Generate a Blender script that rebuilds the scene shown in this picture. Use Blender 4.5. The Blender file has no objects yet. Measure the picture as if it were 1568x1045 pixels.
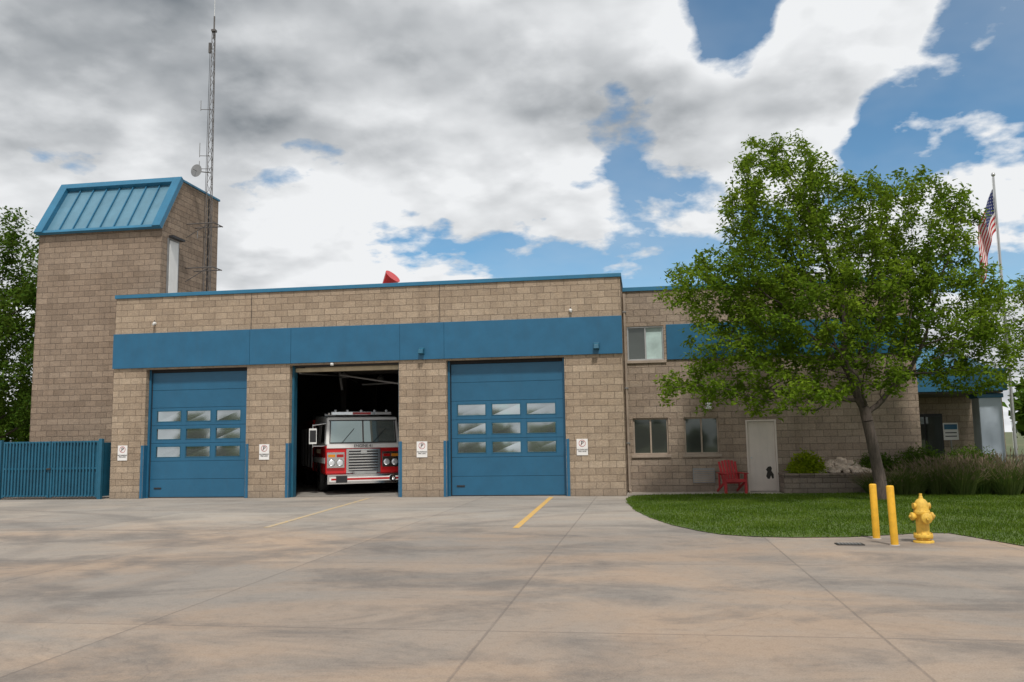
import bpy, math, random
import numpy as np
from mathutils import Vector, Matrix
random.seed(7); rng=np.random.default_rng(7)
sc=bpy.context.scene
sc.view_settings.view_transform='Standard'; sc.view_settings.look='None'; sc.view_settings.exposure=0
COL=sc.collection
# ------------------------------------------------------------------ materials
def nodes_of(m): return m.node_tree.nodes, m.node_tree.links
def newmat(name):
    m=bpy.data.materials.new(name); m.use_nodes=True
    n,l=nodes_of(m); return m,n,l,n['Principled BSDF']
def N(n,t,**k):
    x=n.new(t)
    for a,b in k.items(): setattr(x,a,b)
    return x
def math_(n,l,op,a,b=None,c=None,clamp=False):
    x=n.new('ShaderNodeMath'); x.operation=op; x.use_clamp=clamp
    for i,v in enumerate((a,b,c)):
        if v is None: continue
        if isinstance(v,(int,float)): x.inputs[i].default_value=v
        else: l.new(v,x.inputs[i])
    return x.outputs[0]
def mixc(n,l,f,a,b,mode='MIX'):
    x=n.new('ShaderNodeMix'); x.data_type='RGBA'; x.blend_type=mode
    for s,v in ((0,f),(6,a),(7,b)):
        if isinstance(v,(int,float)): x.inputs[s].default_value=v
        elif isinstance(v,tuple): x.inputs[s].default_value=(*v,1) if len(v)==3 else v
        else: l.new(v,x.inputs[s])
    return x.outputs[2]
def noise_(n,l,vec,scale,detail=4,rough=.5,dist=0):
    x=n.new('ShaderNodeTexNoise'); x.inputs['Scale'].default_value=scale; x.inputs['Detail'].default_value=detail
    x.inputs['Roughness'].default_value=rough; x.inputs['Distortion'].default_value=dist
    if vec is not None: l.new(vec,x.inputs['Vector'])
    return x.outputs['Fac']
def ramp_(n,l,f,a,b,c0=0.,c1=1.):
    x=n.new('ShaderNodeMapRange'); x.inputs[1].default_value=a; x.inputs[2].default_value=b
    x.inputs[3].default_value=c0; x.inputs[4].default_value=c1; l.new(f,x.inputs[0]); return x.outputs[0]
def paint(name,col,rough=.5,metal=0.,var=.18,scale=3.,bump=.0,dirt=.25,spec=.5):
    m,n,l,b=newmat(name); g=N(n,'ShaderNodeTexCoord')
    v=noise_(n,l,g.outputs['Object'],scale,6,.6)
    mp=N(n,'ShaderNodeMapping'); mp.inputs['Scale'].default_value=(9,9,.7); l.new(g.outputs['Object'],mp.inputs[0])
    st=noise_(n,l,mp.outputs[0],1.,4,.6)
    c=mixc(n,l,ramp_(n,l,v,.3,.7),tuple(x*(1-var) for x in col),tuple(min(1,x*(1+var)) for x in col))
    c=mixc(n,l,ramp_(n,l,st,.5,.85,0,dirt),c,tuple(x*.45+.04 for x in col))
    l.new(c,b.inputs['Base Color']); b.inputs['Roughness'].default_value=rough; b.inputs['Metallic'].default_value=metal
    b.inputs['Specular IOR Level'].default_value=spec
    if bump:
        bp=N(n,'ShaderNodeBump'); bp.inputs['Strength'].default_value=bump; bp.inputs['Distance'].default_value=.02
        l.new(noise_(n,l,g.outputs['Object'],scale*12,4),bp.inputs['Height']); l.new(bp.outputs[0],b.inputs['Normal'])
    return m
def block_mat(name,c1,c2,mort,bw=.41,rh=.203,dark=1.):
    m,n,l,b=newmat(name); g=N(n,'ShaderNodeNewGeometry')
    sp=N(n,'ShaderNodeSeparateXYZ'); l.new(g.outputs['Position'],sp.inputs[0])
    sn=N(n,'ShaderNodeSeparateXYZ'); l.new(g.outputs['True Normal'],sn.inputs[0])
    f=math_(n,l,'GREATER_THAN',math_(n,l,'ABSOLUTE',sn.outputs[0]),.5)
    h=math_(n,l,'ADD',math_(n,l,'MULTIPLY',sp.outputs[1],f),math_(n,l,'MULTIPLY',sp.outputs[0],math_(n,l,'SUBTRACT',1.,f)))
    cv=N(n,'ShaderNodeCombineXYZ'); l.new(h,cv.inputs[0]); l.new(sp.outputs[2],cv.inputs[1])
    br=N(n,'ShaderNodeTexBrick'); br.offset=.5; l.new(cv.outputs[0],br.inputs['Vector'])
    br.inputs['Scale'].default_value=1; br.inputs['Brick Width'].default_value=bw; br.inputs['Row Height'].default_value=rh
    br.inputs['Mortar Size'].default_value=.008; br.inputs['Mortar Smooth'].default_value=.5; br.inputs['Bias'].default_value=-.1
    br.inputs['Color1'].default_value=(*[x*dark for x in c1],1); br.inputs['Color2'].default_value=(*[x*dark for x in c2],1); br.inputs['Mortar'].default_value=(*mort,1)
    big=noise_(n,l,g.outputs['Position'],.45,5,.6)
    fine=noise_(n,l,g.outputs['Position'],22,5,.75)
    med=noise_(n,l,g.outputs['Position'],6,5,.7)
    mp=N(n,'ShaderNodeMapping'); mp.inputs['Scale'].default_value=(1.8,1.8,.16); l.new(g.outputs['Position'],mp.inputs[0])
    stk=noise_(n,l,mp.outputs[0],1.,5,.65)
    rw=math_(n,l,'FLOOR',math_(n,l,'DIVIDE',sp.outputs[2],rh)); wn=N(n,'ShaderNodeTexWhiteNoise'); wn.noise_dimensions='1D'; l.new(rw,wn.inputs['W'])
    c=mixc(n,l,ramp_(n,l,big,.3,.7,.0,.6),br.outputs['Color'],mixc(n,l,1.,br.outputs['Color'],(.84,.80,.78),'MULTIPLY'))
    c=mixc(n,l,math_(n,l,'MULTIPLY',wn.outputs['Value'],.5),c,mixc(n,l,1.,c,(.68,.65,.63),'MULTIPLY'))
    c=mixc(n,l,ramp_(n,l,fine,.3,.75,.0,.7),c,mixc(n,l,1.,c,(.40,.38,.37),'MULTIPLY'))
    c=mixc(n,l,ramp_(n,l,med,.42,.75,0,.5),c,mixc(n,l,1.,c,(1.4,1.34,1.25),'MULTIPLY'))
    c=mixc(n,l,ramp_(n,l,stk,.5,.75,0,.5),c,mixc(n,l,1.,c,(.6,.58,.57),'MULTIPLY'))
    c=mixc(n,l,ramp_(n,l,sp.outputs[2],.5,0.,0.,.4),c,(.16,.14,.12))
    l.new(c,b.inputs['Base Color']); b.inputs['Roughness'].default_value=.93
    b.inputs['Specular IOR Level'].default_value=.2
    hgt=math_(n,l,'SUBTRACT',math_(n,l,'ADD',math_(n,l,'MULTIPLY',fine,.8),math_(n,l,'MULTIPLY',med,.8)),math_(n,l,'MULTIPLY',br.outputs['Fac'],.6))
    bp=N(n,'ShaderNodeBump'); bp.inputs['Strength'].default_value=1.; bp.inputs['Distance'].default_value=.032
    l.new(hgt,bp.inputs['Height']); l.new(bp.outputs[0],b.inputs['Normal'])
    return m
M={}
M['block']=block_mat('split_face_block',(.575,.465,.35),(.45,.36,.27),(.34,.275,.21))
M['block_t']=block_mat('tower_block',(.44,.35,.27),(.335,.265,.205),(.245,.195,.155))
M['block_w']=block_mat('wing_block',(.51,.42,.335),(.405,.33,.265),(.28,.23,.185))
M['stone']=block_mat('planter_block',(.36,.30,.25),(.26,.215,.18),(.12,.10,.09),.42,.15)
M['blue']=paint('blue_paint',(.017,.118,.222),.45,0,.1,2.,dirt=.16)
M['blue2']=paint('blue_door_paint',(.018,.113,.208),.4,0,.08,2.,dirt=.13)
M['cap']=paint('blue_coping',(.026,.16,.28),.4,0,.12,2.)
M['roofblue']=paint('blue_metal_roof',(.13,.27,.36),.32,.2,.12,1.5)
M['gate']=paint('blue_gate_paint',(.012,.105,.175),.5,0,.15,3.)
M['dark']=paint('dark_gap_and_shade',(.012,.012,.014),.8)
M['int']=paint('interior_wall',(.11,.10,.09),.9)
M['intfloor']=paint('interior_floor',(.30,.28,.25),.5)
M['beige']=paint('beige_trim',(.5,.42,.28),.6)
M['white']=paint('white_paint',(.75,.75,.73),.5,var=.05,dirt=.12)
M['colw']=paint('pale_column_paint',(.42,.48,.55),.5,var=.05,dirt=.12)
M['offw']=paint('almond_door',(.68,.60,.54),.55,var=.05,dirt=.2)
M['alu']=paint('aluminium',(.55,.55,.54),.35,.8,.08)
M['galv']=paint('galvanised',(.30,.30,.30),.5,.5,.15)
M['mastm']=paint('mast_steel',(.13,.12,.115),.6,.3,.3)
M['brz']=paint('bronze_frame',(.36,.29,.23),.5)
M['red']=paint('red_paint',(.50,.012,.014),.25,var=.08,dirt=.1)
M['redc']=paint('red_plastic',(.40,.02,.025),.5)
M['yel']=paint('yellow_paint',(.78,.42,.02),.5,var=.14,scale=9,bump=.25,dirt=.5)
M['yelh']=paint('hydrant_yellow',(.74,.46,.06),.5,var=.2,scale=14,bump=.4,dirt=.65)
M['chrome']=paint('chrome',(.75,.75,.76),.18,1.,.03,dirt=.05)
M['rub']=paint('tyre_rubber',(.02,.02,.02),.85)
M['blk']=paint('black_plastic',(.02,.02,.022),.5)
M['roof']=paint('flat_roof',(.25,.24,.23),.9)
M['signw']=paint('sign_white',(.82,.80,.78),.45,var=.03,dirt=.05)
M['signr']=paint('sign_red',(.45,.05,.05),.5)
M['iron']=paint('cast_iron',(.04,.035,.03),.7,.3)
M['usblue']=paint('flag_blue',(.02,.03,.12),.9); M['usred']=paint('flag_red',(.42,.03,.04),.9); M['uswhite']=paint('flag_white',(.7,.68,.66),.9)
M['rock']=paint('rock',(.58,.48,.39),.95,var=.35,scale=5,bump=.6)
M['walk']=paint('walk_concrete',(.42,.38,.33),.9,var=.12,scale=1.5,bump=.2)
M['amber']=paint('amber_lens',(.7,.25,.02),.2); M['lens']=paint('lamp_lens',(.85,.87,.9),.08,.4,.03,dirt=0)
M['lensr']=paint('red_lens',(.4,.01,.01),.15)
def glass(name,col,metal=.75,rough=.04):
    m,n,l,b=newmat(name); g=N(n,'ShaderNodeTexCoord'); v=noise_(n,l,g.outputs['Object'],.8,2)
    l.new(mixc(n,l,v,tuple(x*.8 for x in col),tuple(x*1.15 for x in col)),b.inputs['Base Color'])
    b.inputs['Metallic'].default_value=metal; b.inputs['Roughness'].default_value=rough
    bp=N(n,'ShaderNodeBump'); bp.inputs['Strength'].default_value=.06; bp.inputs['Distance'].default_value=.01
    l.new(noise_(n,l,g.outputs['Object'],1.5,1),bp.inputs['Height']); l.new(bp.outputs[0],b.inputs['Normal'])
    return m
M['glass']=glass('door_glass',(.56,.60,.61),.9); M['gdark']=glass('window_glass',(.11,.12,.11),.6)
M['wsh']=glass('windshield_glass',(.42,.50,.48),.75); M['blind']=paint('blinds',(.45,.58,.56),.3)
def foliage(name,a,b_,c,tr=.38,trc=(.16,.20,.02)):
    m=bpy.data.materials.new(name); m.use_nodes=True; n,l=nodes_of(m)
    n.remove(n['Principled BSDF']); o=n['Material Output']
    g=N(n,'ShaderNodeNewGeometry'); r=g.outputs['Random Per Island']
    cl=noise_(n,l,g.outputs['Position'],.9,3,.6)
    c1=mixc(n,l,r,a,b_); c2=mixc(n,l,ramp_(n,l,cl,.4,.66),c1,mixc(n,l,r,b_,c))
    d=N(n,'ShaderNodeBsdfDiffuse'); t=N(n,'ShaderNodeBsdfTranslucent')
    l.new(c2,d.inputs[0]); l.new(mixc(n,l,.5,c2,trc),t.inputs[0])
    m1=N(n,'ShaderNodeMixShader'); m1.inputs[0].default_value=tr; l.new(d.outputs[0],m1.inputs[1]); l.new(t.outputs[0],m1.inputs[2])
    l.new(m1.outputs[0],o.inputs[0]); return m
M['leaf']=foliage('ash_leaves',(.05,.105,.012),(.13,.215,.018),(.25,.35,.03),.40,(.22,.31,.025))
M['leafd']=foliage('dark_leaves',(.035,.085,.014),(.08,.15,.02),(.13,.21,.03))
M['grass']=foliage('grass_blades',(.05,.10,.012),(.09,.155,.018),(.13,.19,.026),.25)
M['orn']=foliage('ornamental_grass',(.04,.085,.02),(.10,.16,.04),(.19,.22,.08))
M['seed']=foliage('seed_heads',(.22,.16,.12),(.30,.22,.17),(.24,.18,.15))
M['bush']=foliage('bush_leaves',(.14,.22,.01),(.28,.36,.015),(.40,.44,.03),.4,(.4,.45,.03))
def bark(name,c):
    m,n,l,b=newmat(name); g=N(n,'ShaderNodeTexCoord'); mp=N(n,'ShaderNodeMapping'); mp.inputs['Scale'].default_value=(14,14,3); l.new(g.outputs['Object'],mp.inputs[0])
    v=noise_(n,l,mp.outputs[0],1.5,6,.7); l.new(mixc(n,l,ramp_(n,l,v,.3,.7),tuple(x*.5 for x in c),tuple(x*1.4 for x in c)),b.inputs['Base Color'])
    b.inputs['Roughness'].default_value=.95; bp=N(n,'ShaderNodeBump'); bp.inputs['Strength'].default_value=.8; bp.inputs['Distance'].default_value=.03
    l.new(v,bp.inputs['Height']); l.new(bp.outputs[0],b.inputs['Normal']); return m
M['bark']=bark('bark',(.09,.07,.058))
def concrete():
    m,n,l,b=newmat('concrete_paving'); g=N(n,'ShaderNodeNewGeometry'); P=g.outputs['Position']
    sp=N(n,'ShaderNodeSeparateXYZ'); l.new(P,sp.inputs[0]); X,Y=sp.outputs[0],sp.outputs[1]
    mp=N(n,'ShaderNodeMapping'); mp.inputs['Scale'].default_value=(.5,.8,1); mp.inputs['Rotation'].default_value=(0,0,.5); l.new(P,mp.inputs[0])
    big=noise_(n,l,mp.outputs[0],.5,8,.62,.5)
    mp2=N(n,'ShaderNodeMapping'); mp2.inputs['Scale'].default_value=(.7,1.2,1); mp2.inputs['Rotation'].default_value=(0,0,-.5); mp2.inputs['Location'].default_value=(7,3,0); l.new(P,mp2.inputs[0])
    st=noise_(n,l,mp2.outputs[0],.6,9,.68,.5)
    med=noise_(n,l,P,2.2,8,.74); fine=noise_(n,l,P,60,4,.8); fine2=noise_(n,l,P,11,6,.8)
    tan=(.425,.325,.245); grey=(.33,.295,.26); dk=(.185,.168,.155); lt=(.48,.45,.405)
    c=mixc(n,l,ramp_(n,l,big,.40,.60),tan,grey)
    c=mixc(n,l,ramp_(n,l,st,.47,.62,0,.72),c,dk)
    c=mixc(n,l,ramp_(n,l,med,.48,.8,0,.5),c,(.46,.39,.325))
    near=math_(n,l,'MULTIPLY',ramp_(n,l,math_(n,l,'ADD',Y,math_(n,l,'MULTIPLY',med,3.)),-8.5,-5.0),.6)
    c=mixc(n,l,near,c,mixc(n,l,ramp_(n,l,st,.4,.7),lt,(.36,.33,.29)))
    fx=math_(n,l,'FLOOR',math_(n,l,'DIVIDE',math_(n,l,'SUBTRACT',X,15.6),3.35)); fy=math_(n,l,'FLOOR',math_(n,l,'DIVIDE',math_(n,l,'ADD',Y,1.2),4.1))
    cb=N(n,'ShaderNodeCombineXYZ'); l.new(fx,cb.inputs[0]); l.new(fy,cb.inputs[1]); wn=N(n,'ShaderNodeTexWhiteNoise'); l.new(cb.outputs[0],wn.inputs[0])
    c=mixc(n,l,.5,c,mixc(n,l,1.,c,mixc(n,l,wn.outputs['Value'],(.72,.73,.75),(1.12,1.09,1.05)),'MULTIPLY'))
    c=mixc(n,l,ramp_(n,l,fine,.35,.7,0,.6),c,mixc(n,l,1.,c,(.5,.49,.48),'MULTIPLY'))
    c=mixc(n,l,ramp_(n,l,fine2,.5,.8,0,.65),c,mixc(n,l,1.,c,(.58,.56,.54),'MULTIPLY'))
    def arcs(cx,r,wd):
        dx=math_(n,l,'SUBTRACT',X,cx); dy=math_(n,l,'ADD',Y,16.)
        rr=math_(n,l,'SQRT',math_(n,l,'ADD',math_(n,l,'MULTIPLY',dx,dx),math_(n,l,'MULTIPLY',dy,dy)))
        d=math_(n,l,'ABSOLUTE',math_(n,l,'SUBTRACT',math_(n,l,'ADD',rr,math_(n,l,'MULTIPLY',big,.5)),r)); return ramp_(n,l,d,wd*.3,wd,1,0)
    ar=math_(n,l,'MAXIMUM',math_(n,l,'MAXIMUM',arcs(24.,15.5,.3),arcs(24.,13.4,.3)),math_(n,l,'MAXIMUM',arcs(-2.,12.,.3),arcs(-2.,9.9,.3)))
    c=mixc(n,l,math_(n,l,'MULTIPLY',ar,ramp_(n,l,med,.35,.65,0,.42)),c,(.12,.11,.105))
    wob=math_(n,l,'MULTIPLY',math_(n,l,'SUBTRACT',fine2,.5),.035)
    def joint(co,off,per,w):
        t=math_(n,l,'FRACT',math_(n,l,'DIVIDE',math_(n,l,'ADD',math_(n,l,'ADD',co,off),wob),per))
        d=math_(n,l,'MULTIPLY',math_(n,l,'MINIMUM',t,math_(n,l,'SUBTRACT',1.,t)),per)
        return ramp_(n,l,d,w*.4,w,1,0)
    j=math_(n,l,'MAXIMUM',joint(X,-15.6,3.35,.016),joint(Y,1.2,4.1,.015))
    c=mixc(n,l,math_(n,l,'MULTIPLY',j,ramp_(n,l,med,.3,.7,.2,.65)),c,(.13,.11,.10))
    vo=N(n,'ShaderNodeTexVoronoi'); vo.feature='DISTANCE_TO_EDGE'; vo.inputs['Scale'].default_value=.13
    ad=N(n,'ShaderNodeVectorMath'); ad.operation='ADD'; l.new(P,ad.inputs[0]); nn=N(n,'ShaderNodeTexNoise'); nn.inputs['Scale'].default_value=.9; nn.inputs['Detail'].default_value=8; l.new(P,nn.inputs['Vector'])
    l.new(nn.outputs['Color'],ad.inputs[1]); l.new(ad.outputs[0],vo.inputs['Vector'])
    cr=ramp_(n,l,vo.outputs['Distance'],.0,.0012,.3,0); c=mixc(n,l,cr,c,(.12,.105,.095))
    l.new(c,b.inputs['Base Color']); l.new(ramp_(n,l,st,.3,.7,.75,.92),b.inputs['Roughness']); b.inputs['Specular IOR Level'].default_value=.3
    hh=math_(n,l,'SUBTRACT',math_(n,l,'ADD',fine,math_(n,l,'MULTIPLY',fine2,.6)),math_(n,l,'MULTIPLY',j,1.5))
    bp=N(n,'ShaderNodeBump'); bp.inputs['Strength'].default_value=.5; bp.inputs['Distance'].default_value=.008; l.new(hh,bp.inputs['Height']); l.new(bp.outputs[0],b.inputs['Normal'])
    return m
M['conc']=concrete()
def soil(name,a,b_,s):
    m,n,l,b=newmat(name); g=N(n,'ShaderNodeNewGeometry'); v=noise_(n,l,g.outputs['Position'],s,8,.7)
    l.new(mixc(n,l,ramp_(n,l,v,.3,.7),a,b_),b.inputs['Base Color']); b.inputs['Roughness'].default_value=1; return m
M['lawn']=soil('lawn_turf',(.05,.09,.014),(.10,.14,.03),1.3); M['far']=soil('far_ground',(.06,.09,.03),(.14,.14,.07),.05)
def linepaint(name,c1,c2,a,b_):
    m,n,l,b=newmat(name); g=N(n,'ShaderNodeNewGeometry'); v=noise_(n,l,g.outputs['Position'],9,8,.75)
    l.new(mixc(n,l,ramp_(n,l,v,a,b_),c1,c2),b.inputs['Base Color']); b.inputs['Roughness'].default_value=.85; return m
M['line']=linepaint('worn_yellow_line',(.66,.38,.06),(.44,.35,.24),.45,.62)
M['linef']=linepaint('faded_yellow_line',(.55,.38,.15),(.42,.36,.29),.42,.55)
# ------------------------------------------------------------------ mesh builder
class MB:
    def __init__(s): s.v=[];s.f=[];s.m=[];s.s=[];s.mats=[]
    def mi(s,k):
        if k not in s.mats: s.mats.append(k)
        return s.mats.index(k)
    def add(s,vs,fs,k,sm=False):
        o=len(s.v); s.v+= [tuple(v) for v in vs]; i=s.mi(k)
        for f in fs: s.f.append([o+a for a in f]); s.m.append(i); s.s.append(sm)
    def hexa(s,p,k): s.add(p,[(0,3,2,1),(4,5,6,7),(0,1,5,4),(1,2,6,5),(2,3,7,6),(3,0,4,7)],k)
    def box(s,x0,x1,y0,y1,z0,z1,k):
        s.hexa([(x0,y0,z0),(x1,y0,z0),(x1,y1,z0),(x0,y1,z0),(x0,y0,z1),(x1,y0,z1),(x1,y1,z1),(x0,y1,z1)],k)
    def quad(s,a,b,c,d,k): s.add([a,b,c,d],[(0,1,2,3)],k)
    def tube(s,p,q,r1,k,r2=None,n=8,cap=True):
        r2=r1 if r2 is None else r2; p=Vector(p);q=Vector(q); d=(q-p)
        if d.length<1e-6: return
        d.normalize(); a=d.orthogonal().normalized(); b=d.cross(a)
        vs=[];
        for c,r in ((p,r1),(q,r2)):
            for i in range(n):
                t=2*math.pi*i/n; vs.append(c+(a*math.cos(t)+b*math.sin(t))*r)
        s.add(vs,[(i,(i+1)%n,n+(i+1)%n,n+i) for i in range(n)],k,True)
        if cap:
            s.add(vs[:n],[tuple(range(n-1,-1,-1))],k); s.add(vs[n:],[tuple(range(n))],k)
    def lathe(s,prof,c,k,axis='Z',n=24,sm=True):
        vs=[]
        for r,h in prof:
            for i in range(n):
                t=2*math.pi*i/n; a,b=r*math.cos(t),r*math.sin(t)
                p={'Z':(a,b,h),'Y':(a,h,b),'X':(h,a,b)}[axis]; vs.append((c[0]+p[0],c[1]+p[1],c[2]+p[2]))
        fs=[]
        for j in range(len(prof)-1):
            for i in range(n): fs.append((j*n+i,j*n+(i+1)%n,(j+1)*n+(i+1)%n,(j+1)*n+i))
        s.add(vs,fs,k,sm)
        s.add(vs[:n],[tuple(range(n))],k); s.add(vs[-n:],[tuple(range(n))],k)
    def obj(s,name,parent=None,bevel=0,seg=2):
        me=bpy.data.meshes.new(name); me.from_pydata(s.v,[],s.f)
        for k in s.mats: me.materials.append(M[k])
        me.polygons.foreach_set('material_index',s.m); me.polygons.foreach_set('use_smooth',s.s); me.update()
        o=bpy.data.objects.new(name,me); COL.objects.link(o)
        if parent: o.parent=parent
        if bevel:
            b=o.modifiers.new('b','BEVEL'); b.width=bevel; b.segments=seg; b.limit_method='ANGLE'
        return o
def empty(name,loc=(0,0,0),rz=0):
    e=bpy.data.objects.new(name,None); COL.objects.link(e); e.location=loc; e.rotation_euler=(0,0,rz); e.empty_display_size=.2; return e
def text(body,loc,size,k,parent,rot=(math.pi/2,0,0),name='lettering',ext=.003):
    c=bpy.data.curves.new(name,'FONT'); c.body=body; c.size=size; c.align_x='CENTER'; c.align_y='CENTER'; c.extrude=ext; c.materials.append(M[k])
    o=bpy.data.objects.new(name,c); COL.objects.link(o); o.location=loc; o.rotation_euler=rot; o.parent=parent; return o
def wall_holes(mb,x0,x1,z0,z1,y0,y1,holes,k):
    xs=sorted(set([x0,x1]+[a for h in holes for a in h[:2]])); zs=sorted(set([z0,z1]+[a for h in holes for a in h[2:]]))
    for i in range(len(xs)-1):
        run=None
        for j in range(len(zs)-1):
            cx=(xs[i]+xs[i+1])/2; cz=(zs[j]+zs[j+1])/2
            inh=any(h[0]<cx<h[1] and h[2]<cz<h[3] for h in holes)
            if not inh:
                if run is None: run=zs[j]
                if j==len(zs)-2: mb.box(xs[i],xs[i+1],y0,y1,run,zs[j+1],k)
            else:
                if run is not None: mb.box(xs[i],xs[i+1],y0,y1,run,zs[j],k); run=None
# ------------------------------------------------------------------ ground
mb=MB(); mb.quad((-1500,-1500,-.03),(1500,-1500,-.03),(1500,1500,-.03),(-1500,1500,-.03),'far'); mb.obj('ground')
mb=MB(); mb.quad((-45,-48,0),(75,-48,0),(75,3.2,0),(-45,3.2,0),'conc'); mb.obj('driveway')
mb=MB(); mb.quad((14.22,-.3,.004),(14.47,-8.9,.004),(14.60,-8.9,.004),(14.35,-.3,.004),'line'); mb.obj('painted_line')
mb=MB(); mb.quad((8.72,-.4,.004),(9.35,-8.8,.004),(9.48,-8.8,.004),(8.85,-.4,.004),'linef'); mb.obj('painted_line')
LP=[(16.62,-.2),(16.48,-1.3),(16.55,-3.0),(16.78,-5.2),(17.12,-7.0),(17.5,-8.4),(17.95,-9.45),(18.3,-10.0),(18.8,-10.3),(19.4,-10.42),(20.3,-10.35),(21.1,-10.0),(21.7,-9.7),(22.05,-9.75),(22.25,-10.4),(22.54,-11.56),(23.2,-13.5),(24.5,-16),(60,-16),(60,2.9),(20.95,2.9),(20.95,.35),(17.4,.35)]
me=bpy.data.meshes.new('lawn'); me.from_pydata([(x,y,.012) for x,y in LP],[],[list(range(len(LP)))]); me.materials.append(M['lawn'])
lawn=bpy.data.objects.new('lawn',me); COL.objects.link(lawn)
def inpoly(px,py,poly):
    r=np.zeros(len(px),bool); j=len(poly)-1
    for i in range(len(poly)):
        xi,yi=poly[i];xj,yj=poly[j]
        c=((yi>py)!=(yj>py))&(px<(xj-xi)*(py-yi)/((yj-yi) if yj!=yi else 1e-9)+xi); r^=c; j=i
    return r
def fast(name,V,nper,k,parent=None):
    nf=len(V)//nper; me=bpy.data.meshes.new(name)
    me.vertices.add(len(V)); me.vertices.foreach_set('co',np.ascontiguousarray(V,dtype=np.float32).ravel())
    me.loops.add(nf*nper); me.loops.foreach_set('vertex_index',np.arange(nf*nper,dtype=np.int32))
    me.polygons.add(nf); me.polygons.foreach_set('loop_start',np.arange(0,nf*nper,nper,dtype=np.int32)); 
    me.materials.append(M[k]); me.update(calc_edges=True); me.validate()
    o=bpy.data.objects.new(name,me); COL.objects.link(o)
    if parent: o.parent=parent
    return o
n=160000; gx=rng.uniform(16.4,30,n); gy=rng.uniform(-15,.4,n); jx=gx+rng.normal(0,.03,n); jy=gy+rng.normal(0,.03,n); keep=inpoly(jx,jy,LP)
keep&=~((gx>20.9)&(gx<24.5)&(gy>.3))
gx=gx[keep];gy=gy[keep]; n=len(gx)
an=rng.uniform(0,2*np.pi,n); hh=rng.uniform(.03,.065,n)*(1+.3*np.sin(gx*1.7)*np.cos(gy*2.1)); w=rng.uniform(.006,.012,n)
B=np.stack([gx,gy,np.full(n,.004)],1); S=np.stack([np.cos(an),np.sin(an),np.zeros(n)],1)*w[:,None]
T=B+np.stack([rng.normal(0,.02,n),rng.normal(0,.02,n),hh],1)
fast('grass_blades',np.stack([B-S,B+S,T],1).reshape(-1,3),3,'grass',lawn)
# ------------------------------------------------------------------ station
st=empty('fire_station_building')
H=6.6; doors=[(1.15,4.62),(6.05,9.60),(11.10,14.72)]; W=16.45; DH=4.12
mb=MB()
wall_holes(mb,0,W,0,H-.12,0,.45,[(a,b,-.01,DH) for a,b in doors],'block')
mb.box(W-.45,W,.45,14,0,H-.12,'block'); mb.box(0,.45,.45,14,0,H-.12,'block'); mb.box(.45,W-.45,13.6,14,0,H-.12,'block')
mb.obj('bay_walls',st)
mb=MB(); mb.box(-.04,W+.04,-.05,.5,H-.12,H,'cap'); mb.box(-.04,.5,.5,14.04,H-.12,H,'cap'); mb.box(W-.5,W+.04,.5,14.04,H-.12,H,'cap'); mb.obj('coping',st,.01)
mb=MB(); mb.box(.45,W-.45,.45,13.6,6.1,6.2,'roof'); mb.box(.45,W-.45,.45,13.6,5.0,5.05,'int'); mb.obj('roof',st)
mb=MB()
seams=[-.02,4.72,6.1,9.65,11.05,W+.02]
for a,b in zip(seams[:-1],seams[1:]): mb.box(a+.004,b-.004,-.07,-.004,4.17,5.30,'blue')
mb.box(-.02,W+.02,-.045,-.002,4.19,5.28,'blue2')
mb.obj('blue_band',st,.004)
mb=MB()
for x in (4.72,10.9): mb.box(x,x+.014,-.004,.02,5.3,6.48,'dark')
mb.obj('control_joints',st)
mb=MB()
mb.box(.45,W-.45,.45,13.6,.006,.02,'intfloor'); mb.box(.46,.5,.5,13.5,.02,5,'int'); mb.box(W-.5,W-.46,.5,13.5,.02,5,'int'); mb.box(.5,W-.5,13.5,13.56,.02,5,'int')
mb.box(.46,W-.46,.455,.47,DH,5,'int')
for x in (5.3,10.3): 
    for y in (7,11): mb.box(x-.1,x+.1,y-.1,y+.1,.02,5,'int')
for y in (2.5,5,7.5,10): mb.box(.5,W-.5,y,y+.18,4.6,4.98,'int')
for y in (3,6): mb.tube((4,y,4.45),(12,y+.4,4.45),.04,'galv')
for x in (6.6,8.0,9.2): mb.box(x,x+.10,3.1,4.3,4.32,4.36,'white')
mb.tube((6.3,2.5,4.3),(6.3,6,3.9),.04,'int'); mb.tube((6.5,3.2,4.2),(6.6,3.2,3.5),.05,'galv')
mb.lathe([(.02,0),(.14,-.1),(.16,-.2)],(6.75,3.0,4.1),'galv',n=14); mb.lathe([(.02,0),(.14,-.1),(.16,-.2)],(7.6,4.5,4.1),'galv',n=14)
mb.tube((6.9,2.2,3.95),(9.3,2.4,3.55),.035,'galv'); mb.tube((7.2,3.6,3.7),(9.4,3.6,3.75),.03,'galv'); mb.box(8.7,9.3,5,5.5,3.2,3.7,'galv')
mb.obj('bay_interior',st)
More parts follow.
